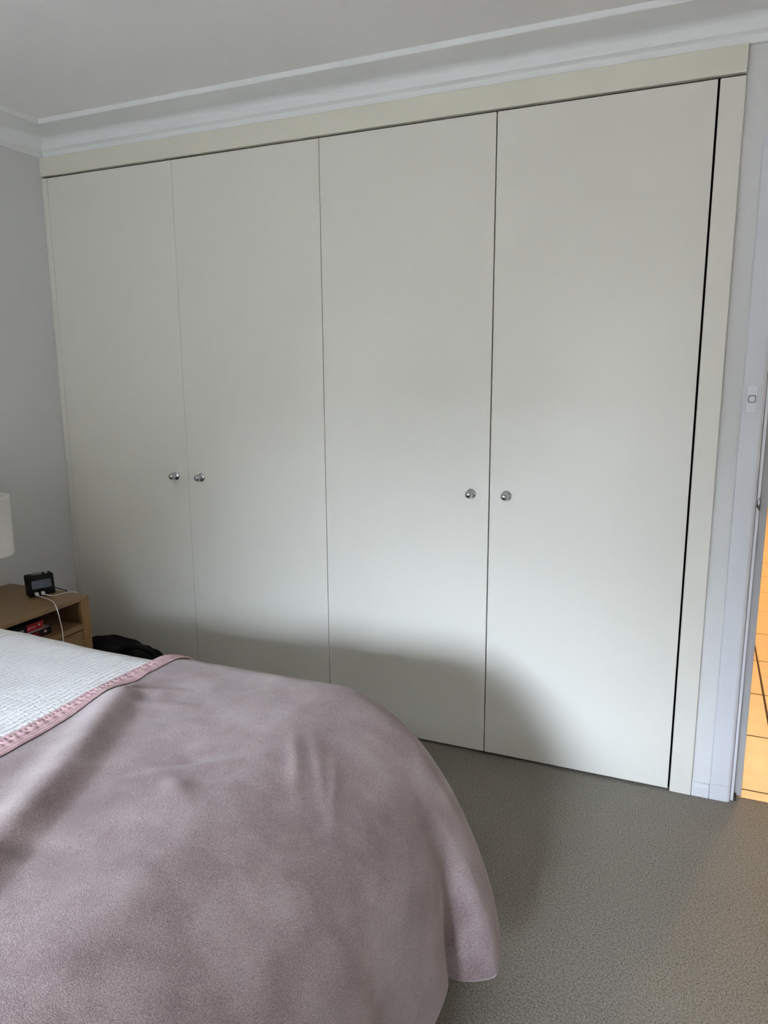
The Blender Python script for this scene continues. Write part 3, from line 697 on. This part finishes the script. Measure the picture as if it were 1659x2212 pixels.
def book(name, xs, y0, y1, z0, z1, depth, label, cov_top):
    e = empty(name, ((xs - depth / 2), (y0 + y1) / 2, z0), label, 'book', 'books in the nightstand shelf')
    t = 0.0014
    obj('cover', boxes((xs - depth, xs - t, y0, y1, z0, z0 + t), (xs - t, xs, y0, y1, z0, z1)), M_bookblack, e)
    obj('cover_board', boxes((xs - depth, xs - t, y0, y1, z1 - t, z1)), cov_top, e)
    obj('page_block', boxes((xs - depth + 0.004, xs - t - 0.0003, y0 + 0.002, y1 - 0.002, z0 + t + 0.0002, z1 - t - 0.0002)), M_paper, e)
    return e
lowb = book('paperback_book', 0.425, -0.757, -0.557, 0.4475, 0.4745, 0.13, 'black paperback with red spine lettering under the other book in the nightstand', M_bookgrey)
X1 = 0.4251
rb = bmesh.new()
for (ya, zz, n, hgt) in ((-0.668, 0.4625, 9, 0.0085), (-0.640, 0.4515, 6, 0.0075)):
    y = ya
    for k in range(n):
        w = (0.0045, 0.003, 0.005, 0.004)[k % 4]
        box(rb, X1, X1 + 0.0003, y, y + w, zz, zz + hgt * (1.0, 0.8, 0.9, 0.75)[k % 4]); y += w + 0.0016
obj('spine_lettering', rb, M_red, lowb, label='red spine lettering')
lb = bmesh.new(); logo(lb, -0.588, 0.4575, X1, 0.013); obj('spine_logo', lb, M_ink, lowb, label='small white badge on the spine')
topb = book('paperback_book', 0.408, -0.785, -0.579, 0.4750, 0.5045, 0.13, 'black paperback with a red spine block and white lettering, topmost of the shelf stack', M_bookblack)
X2 = 0.4081
obj('spine_panel', boxes((X2, X2 + 0.0003, -0.655, -0.5792, 0.4755, 0.5040)), M_red, topb, label='red block on the spine')
tm = text_mesh('WILLIAM', 0.013, lambda x, y: Vector((X2 + 0.0005, -0.722 + x * 1.05, 0.484 + y)))
obj('spine_lettering', tm, M_ink, topb, label='white spine lettering')
tm = text_mesh('BOYD', 0.014, lambda x, y: Vector((X2 + 0.0007, -0.650 + x * 0.98, 0.4835 + y)))
obj('spine_lettering', tm, M_paper, topb, label='pale spine lettering')
lb = bmesh.new(); logo(lb, -0.598, 0.486, X2 + 0.0004, 0.012); obj('spine_logo', lb, M_ink, topb, label='small white badge on the spine')
obj('spine_dot', lathe([(0, 0), (0.0055, 0), (0.0055, 0.0003), (0, 0.0003)], (X2, -0.735, 0.489), (1, 0, 0), 16), M_bookgrey, topb, label='pale round dot on the spine')

# ------------------------------------------------------------------ black bag slumped in the corner
def bag_mesh():
    bm = bmesh.new(); bmesh.ops.create_icosphere(bm, subdivisions=5, radius=1)
    for v in bm.verts:
        d = v.co.copy()
        sg = lambda q, e: math.copysign(abs(q) ** e, q)
        x, y, z = sg(d.x, 0.62), sg(d.y, 0.7), sg(d.z, 0.62)
        n = noise.noise(d * 2.2) * 0.10 + noise.noise(d * 6) * 0.045
        x *= 1 + n; y *= 1 + n; z *= 1 + n
        X = 0.385 + 0.235 * x; Y = -0.205 + 0.130 * y; Z = 0.135 + 0.150 * z - 0.03 * max(0, x) * (z > 0)
        v.co = (X, max(-0.372, min(-0.042, Y)), max(0.001, Z))
    return bm
bag = empty('black_bag', (0.385, -0.205, 0), 'slumped black bag on the carpet between the nightstand and the wardrobe', 'bag')
obj('bag_body', bag_mesh(), M_bag, bag, smooth=True)
obj('handle', tube(catmull([(0.46, -0.26, 0.27), (0.50, -0.25, 0.291), (0.56, -0.22, 0.283), (0.60, -0.19, 0.24)], 8), 0.011, 10), M_bag, bag, smooth=True)
